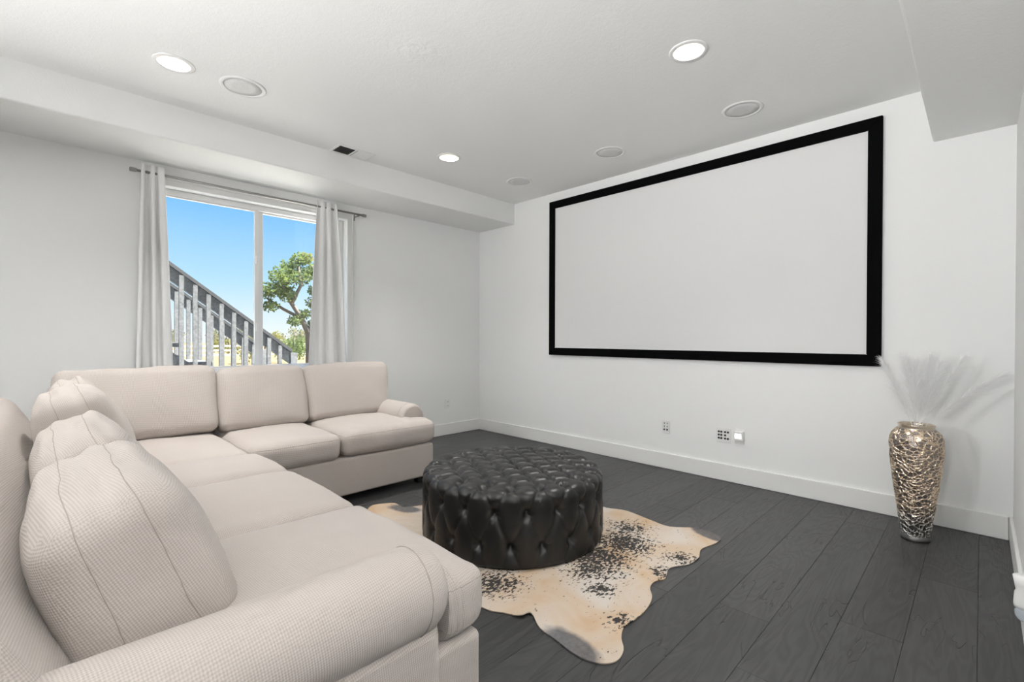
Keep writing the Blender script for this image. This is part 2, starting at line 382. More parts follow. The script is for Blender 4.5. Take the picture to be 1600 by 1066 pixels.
box('casing', (XW, WY1, WZ0 - 0.09), (XW + 0.016, WY1 + CW, WZ1 + CW), cas, win, 0.004); box('casing', (XW, WY0 - CW, WZ0 - 0.09), (XW + 0.016, WY0, WZ1 + CW), cas, win, 0.004)
box('casing', (XW, WY0, WZ1), (XW + 0.016, WY1, WZ1 + CW), cas, win, 0.004); box('window_sill', (-4.56, WY0, WZ0 - 0.02), (XW + 0.03, WY1, WZ0 + 0.012), cas, win, 0.004)
box('casing_bead', (XW, WY1 + CW - 0.016, WZ0 - 0.09), (XW + 0.024, WY1 + CW, WZ1 + CW), cas, win, 0.004); box('casing_bead', (XW, WY0 - CW, WZ1 + CW - 0.016), (XW + 0.024, WY1 + CW - 0.016, WZ1 + CW), cas, win, 0.004)

# curtain rod
XC = -4.385; ZR = 2.370
rod = empty('curtain_rod', (XC, 1.39, ZR), 'brushed nickel curtain rod with capped ends above the window', 'curtain rod')
def loc(o, root):                       # mesh was written in world coordinates: keep it there under its root
    o.parent = root; o.matrix_parent_inverse = Matrix.Translation(-Vector(root.location)); return o
loc(tube('rod', [(XC, 0.50, ZR), (XC, 2.28, ZR)], 0.010, M['nickel'], sides=16), rod)
for y0, y1 in ((0.462, 0.505), (2.276, 2.318)): loc(tube('finial', [(XC, y0, ZR), (XC, y0 + 0.003, ZR), (XC, y0 + 0.004, ZR), (XC, y1 - 0.004, ZR), (XC, y1 - 0.003, ZR), (XC, y1, ZR)], [0.011, 0.0145, 0.0155, 0.0155, 0.0145, 0.011], M['nickel'], sides=16), rod)
for y in (2.235, 0.60):
    b_ = loc(tube('bracket', [(XC, y, ZR - 0.013), (XW + 0.012, y, ZR - 0.013), (XW, y, ZR - 0.013)], 0.006, M['nickel'], sides=10), rod)
    c_ = box('wall_plate', (XW, y - 0.012, ZR - 0.045), (XW + 0.005, y + 0.012, ZR + 0.035), M['nickel']); c_.parent = b_
    d_ = box('holder', (XC - 0.013, y - 0.006, ZR - 0.02), (XC + 0.013, y + 0.006, ZR - 0.009), M['nickel']); d_.parent = b_
def curtain(y0t, y1t, y0b, y1b, folds, amp, label, ph):
    nu, nv = int(folds * 22), 44; V = []; Fc = []
    for j in range(nv + 1):
        t = j / nv; z = 2.424 + (0.015 - 2.424) * t
        tb = min(1.0, max(0.0, (2.40 - z) / 1.55)); e = tb ** 0.85
        a = y0t + (y0b - y0t) * e; b = y1t + (y1b - y1t) * e
        for i in range(nu + 1):
            u = i / nu; phs = 2 * PI * folds * (u + 0.035 * math.sin(2 * PI * u * 1.7 + ph) ) + ph
            sw = math.sin(phs); sw = math.copysign(abs(sw) ** 0.85, sw)          # flat-topped pleats with sharp valleys
            am = amp * (0.45 + 0.55 * min(1, tb * 3)) * (0.7 + 0.3 * math.sin(4.2 * u + ph * 2))
            w = u - 0.05 / folds * math.sin(2 * phs)
            x = XC + 0.014 + am * sw + 0.010 * math.sin(2.6 * t + 7 * u + ph) * tb
            V.append((x, a + (b - a) * w, z))
    for j in range(nv):
        for i in range(nu):
            n = j * (nu + 1) + i; Fc.append((n, n + 1, n + nu + 2, n + nu + 1))
    me = mesh('window_curtain', V, Fc); o = link('window_curtain', me, M['curtain'], smooth=True)
    sm = o.modifiers.new('thick', 'SOLIDIFY'); sm.thickness = 0.004; sm.offset = 0
    tag(o, label, 'curtain', 'white curtains at the window'); return o
curtain(0.532, 0.668, 0.495, 0.725, 2.6, 0.042, 'white curtain panel at the left side of the window, farther from the projection screen', 0.4)
curtain(1.815, 2.0, 1.725, 2.085, 3.1, 0.046, 'white curtain panel at the right side of the window, nearer the projection screen', 1.6)

# ------------------------------------------------------------------ projection screen
SX0, SX1, SZ0, SZ1 = -3.313, -0.4643, 0.970, 2.6136; FT = 0.078
scr = empty('projection_screen', ((SX0 + SX1) / 2, YD, SZ0), 'large wall-mounted projection screen in a wide black frame', 'projection screen')
yb, yf = YD - 0.002, YD - 0.032
def wbox(name, lo, hi, m, root, bev=0.0): return loc(box(name, lo, hi, m, None, bev), root)
wbox('screen_surface', (SX0 + 0.03, YD - 0.020, SZ0 + 0.03), (SX1 - 0.03, yb, SZ1 - 0.03), M['screen'], scr)
def mitre(p):                                         # p: outer a, outer b, inner b, inner a in (x, z)
    V = [(x, yf, z) for x, z in p] + [(x, yb, z) for x, z in p]
    Fc = [(0, 1, 2, 3), (7, 6, 5, 4)] + [(i, (i + 1) % 4, 4 + (i + 1) % 4, 4 + i) for i in range(4)]
    me = mesh('frame_bar', V, Fc); b = bmesh.new(); b.from_mesh(me); bmesh.ops.recalc_face_normals(b, faces=b.faces)
    bmesh.ops.bevel(b, geom=list(b.edges), offset=0.003, segments=2, affect='EDGES'); b.to_mesh(me); b.free()
    return loc(link('frame_bar', me, M['black_felt']), scr)
o4 = [(SX0, SZ0), (SX1, SZ0), (SX1, SZ1), (SX0, SZ1)]; i4 = [(SX0 + FT, SZ0 + FT), (SX1 - FT, SZ0 + FT), (SX1 - FT, SZ1 - FT), (SX0 + FT, SZ1 - FT)]
for k in range(4): mitre([o4[k], o4[(k + 1) % 4], i4[(k + 1) % 4], i4[k]])

# ------------------------------------------------------------------ ceiling fixtures
def lamp(x, y, label):
    r = empty('recessed_light', (x, y, ZC), label, 'ceiling light', 'recessed ceiling lights')
    lathe('trim_ring', [(0.078, 0.004), (0.078, -0.004), (0.082, -0.006), (0.098, -0.005), (0.102, -0.001), (0.102, 0.0005)], M['plastic'], r)
    lathe('baffle', [(0.079, -0.003), (0.077, 0.01), (0.062, 0.085), (0.060, 0.095)], M['can'], r)
    lathe('lens', [(0.0001, 0.088), (0.03, 0.0885), (0.060, 0.090), (0.063, 0.096), (0.0001, 0.098)], M['lens'], r)
    d = bpy.data.lights.new('lamp_light', 'AREA'); d.shape = 'DISK'; d.size = 0.115; d.energy = LAMP_W; d.color = (1.0, 0.975, 0.93); d.spread = math.radians(104)
    o = bpy.data.objects.new('lamp_light', d); COL.objects.link(o); o.parent = r; o.location = (0, 0, 0.086)
lab = ['lit recessed ceiling light near the left picture edge, beside a ceiling speaker', 'small lit recessed ceiling light between the air vent and the corner speaker', 'lit recessed ceiling light above the projection screen side of the room'] 
for i, (x, y) in enumerate(lamps): lamp(x, y, lab[i] if i < 3 else 'recessed ceiling light over the area behind the camera')
def added_uplight(x, y, aim, watts, label):
    """unseen fill light added to the room: uplight on a pole with a swivelling reflector head turned towards the ceiling point aim"""
    r = empty('added_uplight', (x, y, 0), label, 'floor lamp', 'added unseen uplights')
    lathe('base', [(0.0001, 0.0), (0.15, 0.0), (0.15, 0.012), (0.13, 0.02), (0.02, 0.03), (0.0001, 0.03)], M['nickel'], r)
    lathe('pole', [(0.012, 0.025), (0.012, FL_Z - 0.10), (0.018, FL_Z - 0.09), (0.018, FL_Z - 0.06), (0.0001, FL_Z - 0.06)], M['nickel'], r, 16)
    q = (Vector((aim[0] - x, aim[1] - y, aim[2] - FL_Z))).to_track_quat('Z', 'Y')
    hd = lathe('reflector', [(0.0001, -0.07), (0.05, -0.065), (0.11, -0.04), (0.155, 0.0), (0.16, 0.008), (0.155, 0.008), (0.105, -0.032), (0.05, -0.056), (0.0001, -0.06)], M['baffle'], r)
    hd.location = (0, 0, FL_Z); hd.rotation_mode = 'QUATERNION'; hd.rotation_quaternion = q
    d = bpy.data.lights.new('lamp_light', 'AREA'); d.shape = 'DISK'; d.size = 0.26; d.energy = watts; d.color = (1.0, 0.998, 0.995); d.spread = math.radians(FL_SPREAD)
    o = bpy.data.objects.new('lamp_light', d); COL.objects.link(o); o.parent = r; o.location = (0, 0, FL_Z)
    o.rotation_mode = 'QUATERNION'; o.rotation_quaternion = q @ Vector((0, 0, 1)).rotation_difference(Vector((0, 0, -1)))
for x_, y_, aim_, w_, l_ in ADDED_UPLIGHTS: added_uplight(x_, y_, aim_, w_, l_)
def speaker(x, y, label):
    r = empty('ceiling_speaker', (x, y, ZC), label, 'speaker', 'round ceiling speakers')
    lathe('trim_ring', [(0.104, -0.001), (0.106, -0.006), (0.126, -0.005), (0.130, -0.001), (0.130, 0.0005)], M['plastic'], r)
    lathe('grille', [(0.0001, -0.0055), (0.06, -0.0052), (0.1045, -0.003), (0.1045, 0.0005)], M['grille'], r)
speaker(-3.272, 0.90, 'round white ceiling speaker next to the recessed light nearest the window curtain')
speaker(-1.165, 3.385, 'round white ceiling speaker above the right half of the screen')
speaker(-2.221, 3.385, 'round white ceiling speaker above the left half of the screen')
speaker(-3.274, 3.385, 'round white ceiling speaker in the corner where soffit meets screen wall')
vr = empty('air_vent', (-3.765, 1.868, ZC), 'white rectangular ceiling air register with louvres along the soffit', 'air vent')
fx, fy = 0.098, 0.165
box('frame', (-fx, -fy, -0.006), (fx, -fy + 0.022, 0.0), M['plastic'], vr, 0.002); box('frame', (-fx, fy - 0.022, -0.006), (fx, fy, 0.0), M['plastic'], vr, 0.002)
box('frame', (-fx, -fy + 0.022, -0.006), (-fx + 0.024, fy - 0.022, 0.0), M['plastic'], vr, 0.002); box('frame', (fx - 0.024, -fy + 0.022, -0.006), (fx, fy - 0.022, 0.0), M['plastic'], vr, 0.002)
box('divider', (-fx + 0.024, -0.007, -0.006), (fx - 0.024, 0.007, 0.0), M['plastic'], vr, 0.002)
box('duct_shade', (-fx + 0.02, -fy + 0.02, -0.0015), (fx - 0.02, fy - 0.02, -0.0004), M['dark'], vr)  # thin black sheet stands for the shade behind the louvres
for s, n0 in ((-1, 9), (1, 9)):
    for k in range(n0):
        y = s * (0.014 + (k + 0.5) * 0.0143); a = 0.0055
        V = [(-fx + 0.024, y - a, -0.0048 if s < 0 else -0.0018), (fx - 0.024, y - a, -0.0048 if s < 0 else -0.0018), (fx - 0.024, y + a, -0.0018 if s < 0 else -0.0048), (-fx + 0.024, y + a, -0.0018 if s < 0 else -0.0048)]
        V += [(p[0], p[1], p[2] + 0.0006) for p in V]
        link('louvre', fix(mesh('louvre', V, [(0, 1, 2, 3), (7, 6, 5, 4), (0, 1, 5, 4), (1, 2, 6, 5), (2, 3, 7, 6), (3, 0, 4, 7)])), M['dark'] if s < 0 else M['plastic'], vr)  # left-hand louvres coloured dark, shade of their tilt put into the material

# ------------------------------------------------------------------ wall plates
def wplate(name, x, z, w, h, label):
    r = empty(name, (x, YD, z), label, 'outlet'); box('plate', (-w/2, -0.006, -h/2), (w/2, 0, h/2), M['plastic'], r, 0.0025); return r
o1 = wplate('wall_outlet', -1.972, 0.368, 0.073, 0.116, 'white outlet plate with dark sockets, left of the other plates on the screen wall')
for z_ in (0.032, 0.004):
    for x_ in (-0.014, 0.012): box('slot', (x_ - 0.003, -0.0072, z_ - 0.006), (x_ + 0.003, -0.005, z_ + 0.006), M['dark'], o1)
for x_ in (-0.014, 0.012): lathe('jack', [(0.0001, -0.001), (0.0075, -0.001), (0.0075, 0.003)], M['dark'], o1, 16, (x_, -0.0072, -0.024)).rotation_euler = (PI / 2, 0, 0)
o2 = wplate('connector_plate', -1.474, 0.368, 0.118, 0.118, 'wide white connector plate with rows of black sockets on the screen wall')
for z_ in (0.026, 0.0, -0.026):
    for x_ in (-0.038, -0.018, 0.012, 0.034):
        if z_ == 0.0 and x_ == 0.034: continue
        k_ = lathe('jack', [(0.0001, 0.004), (0.005, 0.004), (0.0055, 0.003), (0.008, 0.003), (0.0085, -0.002)], M['dark'], o2, 16, (x_, -0.0065, z_)); k_.rotation_euler = (PI / 2, 0, 0)
o3 = wplate('light_sensor_plug', -1.351, 0.373, 0.075, 0.118, 'white plug-in unit with a bright square display beside the connector plate'); o3['category'] = 'plug-in light'
box('housing', (-0.034, -0.034, -0.032), (0.034, -0.006, 0.045), M['plastic'], o3, 0.006, 3); box('display', (-0.026, -0.0352, -0.012), (0.022, -0.0335, 0.026), M['display'], o3, 0.0005)
o5 = empty('wall_outlet', (XW, 3.416, 0.367), 'white electrical outlet low on the window wall near the room corner', 'outlet')
box('plate', (0, -0.036, -0.058), (0.006, 0.036, 0.058), M['plastic'], o5, 0.0025)
for z_ in (0.024, -0.024):
    s_ = box('socket', (0.005, -0.016, z_ - 0.017), (0.0085, 0.016, z_ + 0.017), M['trim'], o5, 0.003)
    for y_ in (-0.006, 0.006): box('slot', (0.008, y_ - 0.0015, z_ - 0.004), (0.0092, y_ + 0.0015, z_ + 0.006), M['dark'], s_)
af = empty('air_freshener', (XR, 2.15, 0.36), 'white plug-in air freshener with clear bottle on the right wall', 'air freshener')
box('outlet_plate', (-0.006, -0.036, -0.058), (0, 0.036, 0.058), M['plastic'], af, 0.0025)
lathe('body', [(0.0001, 0.055), (0.028, 0.055), (0.024, 0.03), (0.021, 0.012), (0.024, 0.004), (0.026, -0.03), (0.025, -0.04), (0.0001, -0.04)], M['plastic'], af, 24, (-0.034, 0, 0))
mg = mat('clear_bottle', (0.75, 0.82, 0.9), 0.05); mg.node_tree.nodes['Principled BSDF'].inputs['Transmission Weight'].default_value = 0.85
lathe('bottle', [(0.012, -0.039), (0.021, -0.043), (0.024, -0.052), (0.023, -0.068), (0.017, -0.079), (0.0001, -0.082)], mg, af, 24, (-0.034, 0, 0))

# ------------------------------------------------------------------ sectional sofa
def axis_samples(a, r, nf, nr=5):
    t = [-a + r * (1 - math.cos(k / nr * PI / 2)) if False else -a + r * k / nr for k in range(nr)]
    t += [-(a - r) + 2 * (a - r) * k / nf for k in range(nf)]
    t += [a - r + r * k / nr for k in range(nr + 1)]
    return t
class Cushion:
    """soft box: half sizes a, b, c, edge radius r, crown of each pair of faces, optional shaping function"""
    def __init__(s, a, b, c, r, crown=(0, 0, 0), shape=None, wr=0.003, seed=0.0, nf=(14, 14, 5)):
        s.h = (a, b, c); s.r = r; s.crown = crown; s.shape = shape; s.wr = wr; s.seed = seed; s.nf = nf
    def surf(s, q):
        h, r = s.h, s.r
        core = [max(-(h[i] - r), min(h[i] - r, q[i])) for i in range(3)]
        d = Vector([q[i] - core[i] for i in range(3)])
        p = Vector(core) + (d.normalized() * r if d.length > 1e-9 else Vector())
        u = [p[i] / h[i] for i in range(3)]
        out = p.copy()
        for i in range(3):
            j, k = (i + 1) % 3, (i + 2) % 3
            out[i] += s.crown[i] * u[i] * max(0, 1 - u[j] ** 2) ** 0.7 * max(0, 1 - u[k] ** 2) ** 0.7
        if s.wr:
            out += noise.noise_vector(p * 6.0 + Vector((s.seed, s.seed * 1.7, 0))) * s.wr * 2 + noise.noise_vector(p * 17.0 + Vector((0, s.seed, s.seed))) * s.wr * 0.6
        return Vector(s.shape(out, u)) if s.shape else out
    def mesh(s, name):
        S = [axis_samples(s.h[i], s.r, s.nf[i]) for i in range(3)]
        V = []; Fc = []; idx = {}
        def vid(q):
            k = tuple(round(x, 5) for x in q)
            if k not in idx: idx[k] = len(V); V.append(s.surf(q))
            return idx[k]
        for ax in range(3):
            j, k = (ax + 1) % 3, (ax + 2) % 3
            for sg in (-1, 1):
                for p in range(len(S[j]) - 1):
                    for q in range(len(S[k]) - 1):
                        f = []
                        for (pp, qq) in ((p, q), (p + 1, q), (p + 1, q + 1), (p, q + 1)):
                            w = [0, 0, 0]; w[ax] = sg * s.h[ax]; w[j] = S[j][pp]; w[k] = S[k][qq]; f.append(vid(w))
                        Fc.append(f if sg > 0 else f[::-1])
        me = mesh(name, V, Fc); boxuv(me); return me
    def loop(s, ax, val, n=30):
        j, k = (ax + 1) % 3, (ax + 2) % 3; P = []
        cs = [(-1, -1), (1, -1), (1, 1), (-1, 1)]
        for e in range(4):
            A, B = cs[e], cs[(e + 1) % 4]
            for i in range(n):
                # denser near the corners
                t = 0.5 - 0.5 * math.cos(PI * i / n)
                w = [0, 0, 0]; w[ax] = val; w[j] = (A[0] + (B[0] - A[0]) * t) * s.h[j]; w[k] = (A[1] + (B[1] - A[1]) * t) * s.h[k]
                P.append(s.surf(w))
        return P
sofa = empty('sectional_sofa', (-3.0, 0.3, 0.0), 'large oatmeal fabric L-shaped sectional sofa with loose cushions and rounded arms', 'sofa')
def smesh(name, me, rot=None, at=None, parent=None):
    if rot is not None or at is not None:
        me.transform(Matrix.Translation(at or (0, 0, 0)) @ (rot or Matrix.Identity(4)))
    o = link(name, me, M['fabric'], smooth=True)
    return loc(o, sofa) if parent is None else o
def put_cushion(name, cu, at, rot, seams):
    mt = Matrix.Translation(at) @ rot
    me = cu.mesh(name); me.transform(mt); me.update(); o = loc(link(name, me, M['fabric'], smooth=True), sofa)
    for ax, val in seams:
        sm = tubem('seam', [mt @ p for p in cu.loop(ax, val)], 0.0012, 5, True)
        so = link('seam', sm, M['seam'], smooth=True); so.parent = o
    return o
RZ = lambda d: Matrix.Rotation(math.radians(d), 4, 'Z')
RXm = lambda d: Matrix.Rotation(math.radians(d), 4, 'X')
I4 = Matrix.Identity(4)
# bases
def rbox(name, lo, hi, r=0.02):
    c = [(lo[i] + hi[i]) / 2 for i in range(3)]; h = [(hi[i] - lo[i]) / 2 for i in range(3)]
    cu = Cushion(*h, r, (0, 0, 0), None, 0.0015, lo[0] * 3, (10, 10, 4)); me = cu.mesh(name); me.transform(Matrix.Translation(c)); me.update()
    return loc(link(name, me, M['fabric'], smooth=True), sofa)
rbox('base', (-3.12, -0.24, 0.055), (-1.012, 0.895, 0.315))
rbox('base', (-4.20, -0.24, 0.055), (-3.095, 2.225, 0.315))
for x_, y_ in ((-1.15, 0.82), (-1.15, -0.15), (-3.18, 2.14), (-4.1, 2.14), (-4.1, -0.15), (-3.2, 0.9)):
    loc(box('foot', (x_ - 0.03, y_ - 0.03, 0.0), (x_ + 0.03, y_ + 0.03, 0.062), M['dark'], None, 0.004), sofa)
# backs: sloping slabs with rounded tops
def back_slab(name, L, rot, at):
    def shp(p, u):
        t = (p.z + 0.40) / 0.80; v = max(-1.1, min(1.1, p.y / 0.125))
        fr = 0.095 - 0.43 * max(0.0, t - 0.5); th = 0.25 - 0.09 * max(0.0, t - 0.4) / 0.6
        return (p.x, fr - (1 - v) / 2 * th, p.z)
    cu = Cushion(L / 2, 0.125, 0.40, 0.055, (0, 0.012, 0), shp, 0.002, L, (16, 4, 16)); me = cu.mesh(name); me.transform(Matrix.Translation(at) @ rot); me.update(); boxuv(me)
    return loc(link(name, me, M['fabric'], smooth=True), sofa)
back_slab('backrest', 2.90, I4, (-2.505, 0.0, 0.405))
back_slab('backrest', 2.19, RZ(-90), (-3.98, 1.125, 0.445))
# arms: panel with an overhanging roll, rounded at the front
def arm(rot, at, L, zc=0.475):
    # local: runs along +Y from 0 to L, centred on X
    n = 28; rows = []; R_ = 0.112
    prof = []
    for k in range(n + 1):
        a = math.radians(-52 + (284) * k / n); prof.append((R_ * math.cos(a) * 1.02, zc + R_ * math.sin(a)))
    prof = [(0.088, 0.06), (0.088, 0.22), (0.085, 0.375)] + prof + [(-0.085, 0.375), (-0.088, 0.22), (-0.088, 0.06)]
    ys = [0.0, L * 0.25, L * 0.5, L * 0.75, L - 0.06] + [L - 0.06 + 0.06 * math.sin(a * PI / 12) for a in range(1, 7)]
    V = []; Fc = []; N = len(prof)
    for y in ys:
        e = max(0.0, (y - (L - 0.06)) / 0.06); sc = 1 - 0.22 * (1 - math.sqrt(max(0, 1 - e * e)))
        for x, z in prof:
            if z > 0.376: V.append((x * sc, y + 0.012 * math.sin((z - 0.37) * 8), zc + (z - zc) * sc if z > 0.4 else z))
            else: V.append((x * (1 - 0.06 * (1 - math.sqrt(max(0, 1 - e * e)))), y - 0.012 * e, z))
    for j in range(len(ys) - 1):
        for i in range(N - 1): Fc.append((j * N + i, j * N + i + 1, (j + 1) * N + i + 1, (j + 1) * N + i))
    for base, fl in ((0, 1), ((len(ys) - 1) * N, 0)):
        # cap as a strip between the two sides
        for i in range(N // 2):
            a, b, c, d = base + i, base + i + 1, base + N - 2 - i, base + N - 1 - i
            if b < c: Fc.append((a, b, c, d))
            elif b == c: Fc.append((a, b, d))
    me = fix(mesh('arm', V, Fc)); me.transform(Matrix.Translation(at) @ rot); me.update(); boxuv(me)
    o = loc(link('arm', me, M['fabric'], smooth=True), sofa)
    md = o.modifiers.new('edge', 'EDGE_SPLIT'); md.split_angle = math.radians(50)
    mt = Matrix.Translation(at) @ rot
    ring = [mt @ Vector((x * 1.003, L - 0.062 + 0.012 * math.sin((z - 0.37) * 8), zc + (z - zc) * 1.004)) for x, z in prof[3:-3]]
    so = link('seam', tubem('seam', ring, 0.0016, 5), M['seam'], smooth=True); so.parent = o
    return o
arm(I4, (-1.078, -0.04, 0), 0.785)
arm(RZ(-90), (-4.02, 2.135, 0), 0.76, 0.502)
# seat cushions (local X along the seat, +Y the front edge)
def seat(name, x0, x1, y0, y1, rot=I4, zt=0.497, ear=None, seed=1.0):
    a, b, c = (x1 - x0) / 2 - 0.004, (y1 - y0) / 2, 0.088
    sh = None
    if ear:                                           # ear = (side, width, back of the ear measured from the front)
        side, wdt, dep = ear
        def sh(p, u):
            e = side * p.x - (a - wdt); t = max(0.0, min(1.0, e / 0.03)); t = t * t * (3 - 2 * t)
            yk = b - 0.62 * dep; yb_ = -b + t * (2 * b - dep)
            return (p.x, p.y if p.y > yk else yb_ + (p.y + b) / (yk + b) * (yk - yb_), p.z)
    cu = Cushion(a, b, c, 0.06, (0.004, 0.016, 0.026), sh, 0.003, seed, (30 if ear else 16, 16, 4))
    return put_cushion(name, cu, ((x0 + x1) / 2, (y0 + y1) / 2, zt - c) if rot is I4 else rot @ Vector(((x0 + x1) / 2, (y0 + y1) / 2, zt - c)), rot, [(2, c - 0.028), (2, -c + 0.028)])
seat('seat_cushion', -1.762, -0.998, 0.00, 0.915, ear=(1, 0.195, 0.15), seed=1.0)
seat('seat_cushion', -2.462, -1.762, 0.00, 0.908, seed=4.0, zt=0.493)
seat('seat_cushion', -2.955, -2.462, 0.00, 0.900, seed=9.0, zt=0.493)
seat('seat_cushion', -3.96, -2.955, 0.02, 0.862, seed=12.0, zt=0.489)
# far leg: local x = -world y, local y = world x
seat('seat_cushion', -1.462, -0.868, -3.98, -3.075, RZ(-90), seed=15.0, zt=0.49)
seat('seat_cushion', -2.246, -1.462, -3.98, -3.075, RZ(-90), ear=(-1, 0.215, 0.155), seed=19.0)
# back cushions (local X width, +Y front, leaning back)
def backc(x0, x1, ymid, zmid, hgt, thick, lean, rot=I4, seed=1.0, sag=0.0, skew=0.0, puff=1.0, taper=0.24):
    a, b, c = (x1 - x0) / 2 - 0.004, thick / 2, hgt / 2
    def sh(p, u):
        t = max(0.0, min(1.0, (p.z + c) / (2 * c)))
        w = 1.0 - taper * t ** 1.6                                     # thinner towards the top
        z = p.z - sag * max(0.0, u[2]) * (1 - u[0] ** 2)
        k = max(0.0, u[2]) ** 3
        z += k * (0.006 * math.sin(p.y * 46 + p.x * 7 + seed) + 0.005 * math.sin(p.y * 80 - p.x * 5 + seed * 2)) * (1 - 0.4 * u[0] ** 2)
        return (p.x + skew * t * (0.5 - 0.5 * u[0]), p.y * w, z)
    cu = Cushion(a, b, c, min(0.06, b * 0.5), (0.016 * puff, 0.045 * puff, 0.022 * puff), sh, 0.004, seed, (18, 10, 14))
    return put_cushion('back_cushion', cu, rot @ Vector(((x0 + x1) / 2, ymid, zmid)), rot @ RXm(lean), [(1, b * 0.45), (1, -b * 0.45)])
backc(-1.93, -1.235, 0.152, 0.622, 0.385, 0.275, 20, seed=2.0, taper=0.16)
backc(-2.66, -1.93, 0.140, 0.640, 0.375, 0.27, 20, seed=5.0, sag=0.012)
backc(-3.28, -2.66, 0.145, 0.688, 0.43, 0.27, 18, seed=8.0)
backc(-3.60, -3.26, 0.165, 0.700, 0.43, 0.20, 16, seed=11.0, puff=0.7)
backc(-0.868, -0.05, -3.79, 0.718, 0.445, 0.20, 17, RZ(-90), 14.0, puff=0.6)
backc(-1.466, -0.868, -3.775, 0.700, 0.44, 0.20, 17, RZ(-90), 17.0, puff=0.7)
backc(-2.13, -1.466, -3.775, 0.702, 0.445, 0.20, 17, RZ(-90), 20.0, skew=-0.085, puff=0.7)

# ------------------------------------------------------------------ cowhide rug
hp = [(-1.783, 2.698), (-1.656, 2.747), (-1.472, 2.716), (-1.336, 2.7), (-1.211, 2.793), (-1.12, 2.796), (-1.046, 2.745), (-1.047, 2.65), (-1.07, 2.536), (-1.036, 2.423), (-1.043, 2.318), (-1.079, 2.252), (-1.091, 2.195), (-1.059, 2.104), (-1.082, 2.048), (-1.071, 1.979), (-1.022, 1.907), (-0.997, 1.821), (-0.99, 1.725), (-0.995, 1.636), (-0.965, 1.565), (-0.923, 1.513), (-0.908, 1.451), (-0.926, 1.405), (-0.97, 1.375), (-1.041, 1.365), (-1.138, 1.38), (-1.226, 1.392), (-1.314, 1.436), (-1.325, 1.393), (-1.399, 1.363), (-1.464, 1.33),
      (-1.60, 1.32), (-1.78, 1.36), (-1.95, 1.33), (-2.10, 1.22), (-2.28, 1.20), (-2.36, 1.30), (-2.50, 1.40), (-2.70, 1.45), (-2.86, 1.52), (-2.93, 1.60), (-2.905, 1.67), (-2.86, 1.727), (-2.75, 1.737), (-2.70, 1.83), (-2.62, 2.0), (-2.60, 2.25), (-2.66, 2.45), (-2.58, 2.60), (-2.42, 2.58), (-2.25, 2.55), (-2.05, 2.64), (-1.90, 2.70)]
def smooth_closed(P, sub=4):
    out = []; n = len(P)
    for i in range(n):
        p0, p1, p2, p3 = [Vector(P[(i + k) % n]) for k in (-1, 0, 1, 2)]
        for k in range(sub):
            t = k / sub; out.append(0.5 * ((2 * p1) + (p2 - p0) * t + (2 * p0 - 5 * p1 + 4 * p2 - p3) * t * t + (3 * p1 - p0 - 3 * p2 + p3) * t ** 3))
    return out
hb = bmesh.new(); hv = [hb.verts.new((p.x, p.y, 0.0)) for p in smooth_closed(hp)]
hf = hb.faces.new(hv)
bmesh.ops.triangulate(hb, faces=[hf]); bmesh.ops.recalc_face_normals(hb, faces=hb.faces)
hm = bpy.data.meshes.new('cowhide_rug'); hb.to_mesh(hm); hb.free()
rugV = [tuple(v.co) for v in hm.vertices]; nb = len(hv)
rugF = [tuple(p.vertices) for p in hm.polygons]
def hz(x, y): return 0.007 + 0.0018 * noise.noise(Vector((x * 6, y * 6, 0))) + 0.012 * math.exp(-((x + 1.32) ** 2 + (y - 1.405) ** 2) / 0.0012)
V = [(x, y, hz(x, y)) for x, y, z in rugV] + [(x, y, hz(x, y) - 0.0045) for x, y, z in rugV]; nV = len(rugV)
up_ = Vector(hm.polygons[0].normal).z > 0
Fc = [f if up_ else f[::-1] for f in rugF] + [tuple(nV + i for i in (f[::-1] if up_ else f)) for f in rugF] + [(i, (i + 1) % nb, nV + (i + 1) % nb, nV + i) for i in range(nb)]
rug = link('cowhide_rug', fix(mesh('cowhide_rug', V, Fc)), M['hide'])
tag(rug, 'cream and tan cowhide rug with black speckles under the tufted ottoman', 'rug')

# ------------------------------------------------------------------ tufted ottoman
OC = Vector((-1.992, 2.008, 0.009)); OR, OH = 0.535, 0.385
ott = empty('tufted_ottoman', OC, 'round black leather ottoman with deep button tufting on the cowhide rug', 'ottoman')
la = math.radians(62.4); LS = 0.1145; NA = 20; camdir = math.atan2(-OC.y, -OC.x)
c0 = camdir + math.radians(8.0)
topb = []
for i in range(-6, 7):
    for j in range(-6, 7):
        x = LS * (i * math.cos(la) + j * math.cos(la - PI / 2)); y = LS * (i * math.sin(la) + j * math.sin(la - PI / 2))
        if math.hypot(x, y) < 0.43: topb.append((x, y))
RR3 = 0.452                                            # ring of buttons where the side folds end on the top
ZR1, ZR2 = 0.272, 0.105; re = 0.055; DZ = ZR1 - ZR2
def crease(e, n): return 1 - (1 - min(1.0, e / 0.5)) ** n
def pucker(dx, dy, amp=0.0022):
    d = math.hypot(dx, dy); return amp * math.cos(9 * math.atan2(dy, dx)) * math.exp(-((d - 0.026) / 0.014) ** 2)
def top_h(x, y):
    u = (x * math.cos(la) + y * math.sin(la)) / LS; v = (x * math.cos(la - PI / 2) + y * math.sin(la - PI / 2)) / LS
    du, dv = u - round(u), v - round(v); eu, ev = abs(du), abs(dv)
    d = math.hypot(eu, ev) * LS
    pil = crease(eu, 3.0) * crease(ev, 3.0)
    return 0.028 * (pil ** 0.5 - 1.0) - 0.016 * math.exp(-(d / 0.016) ** 2) + 0.6 * pucker(du * LS, dv * LS)
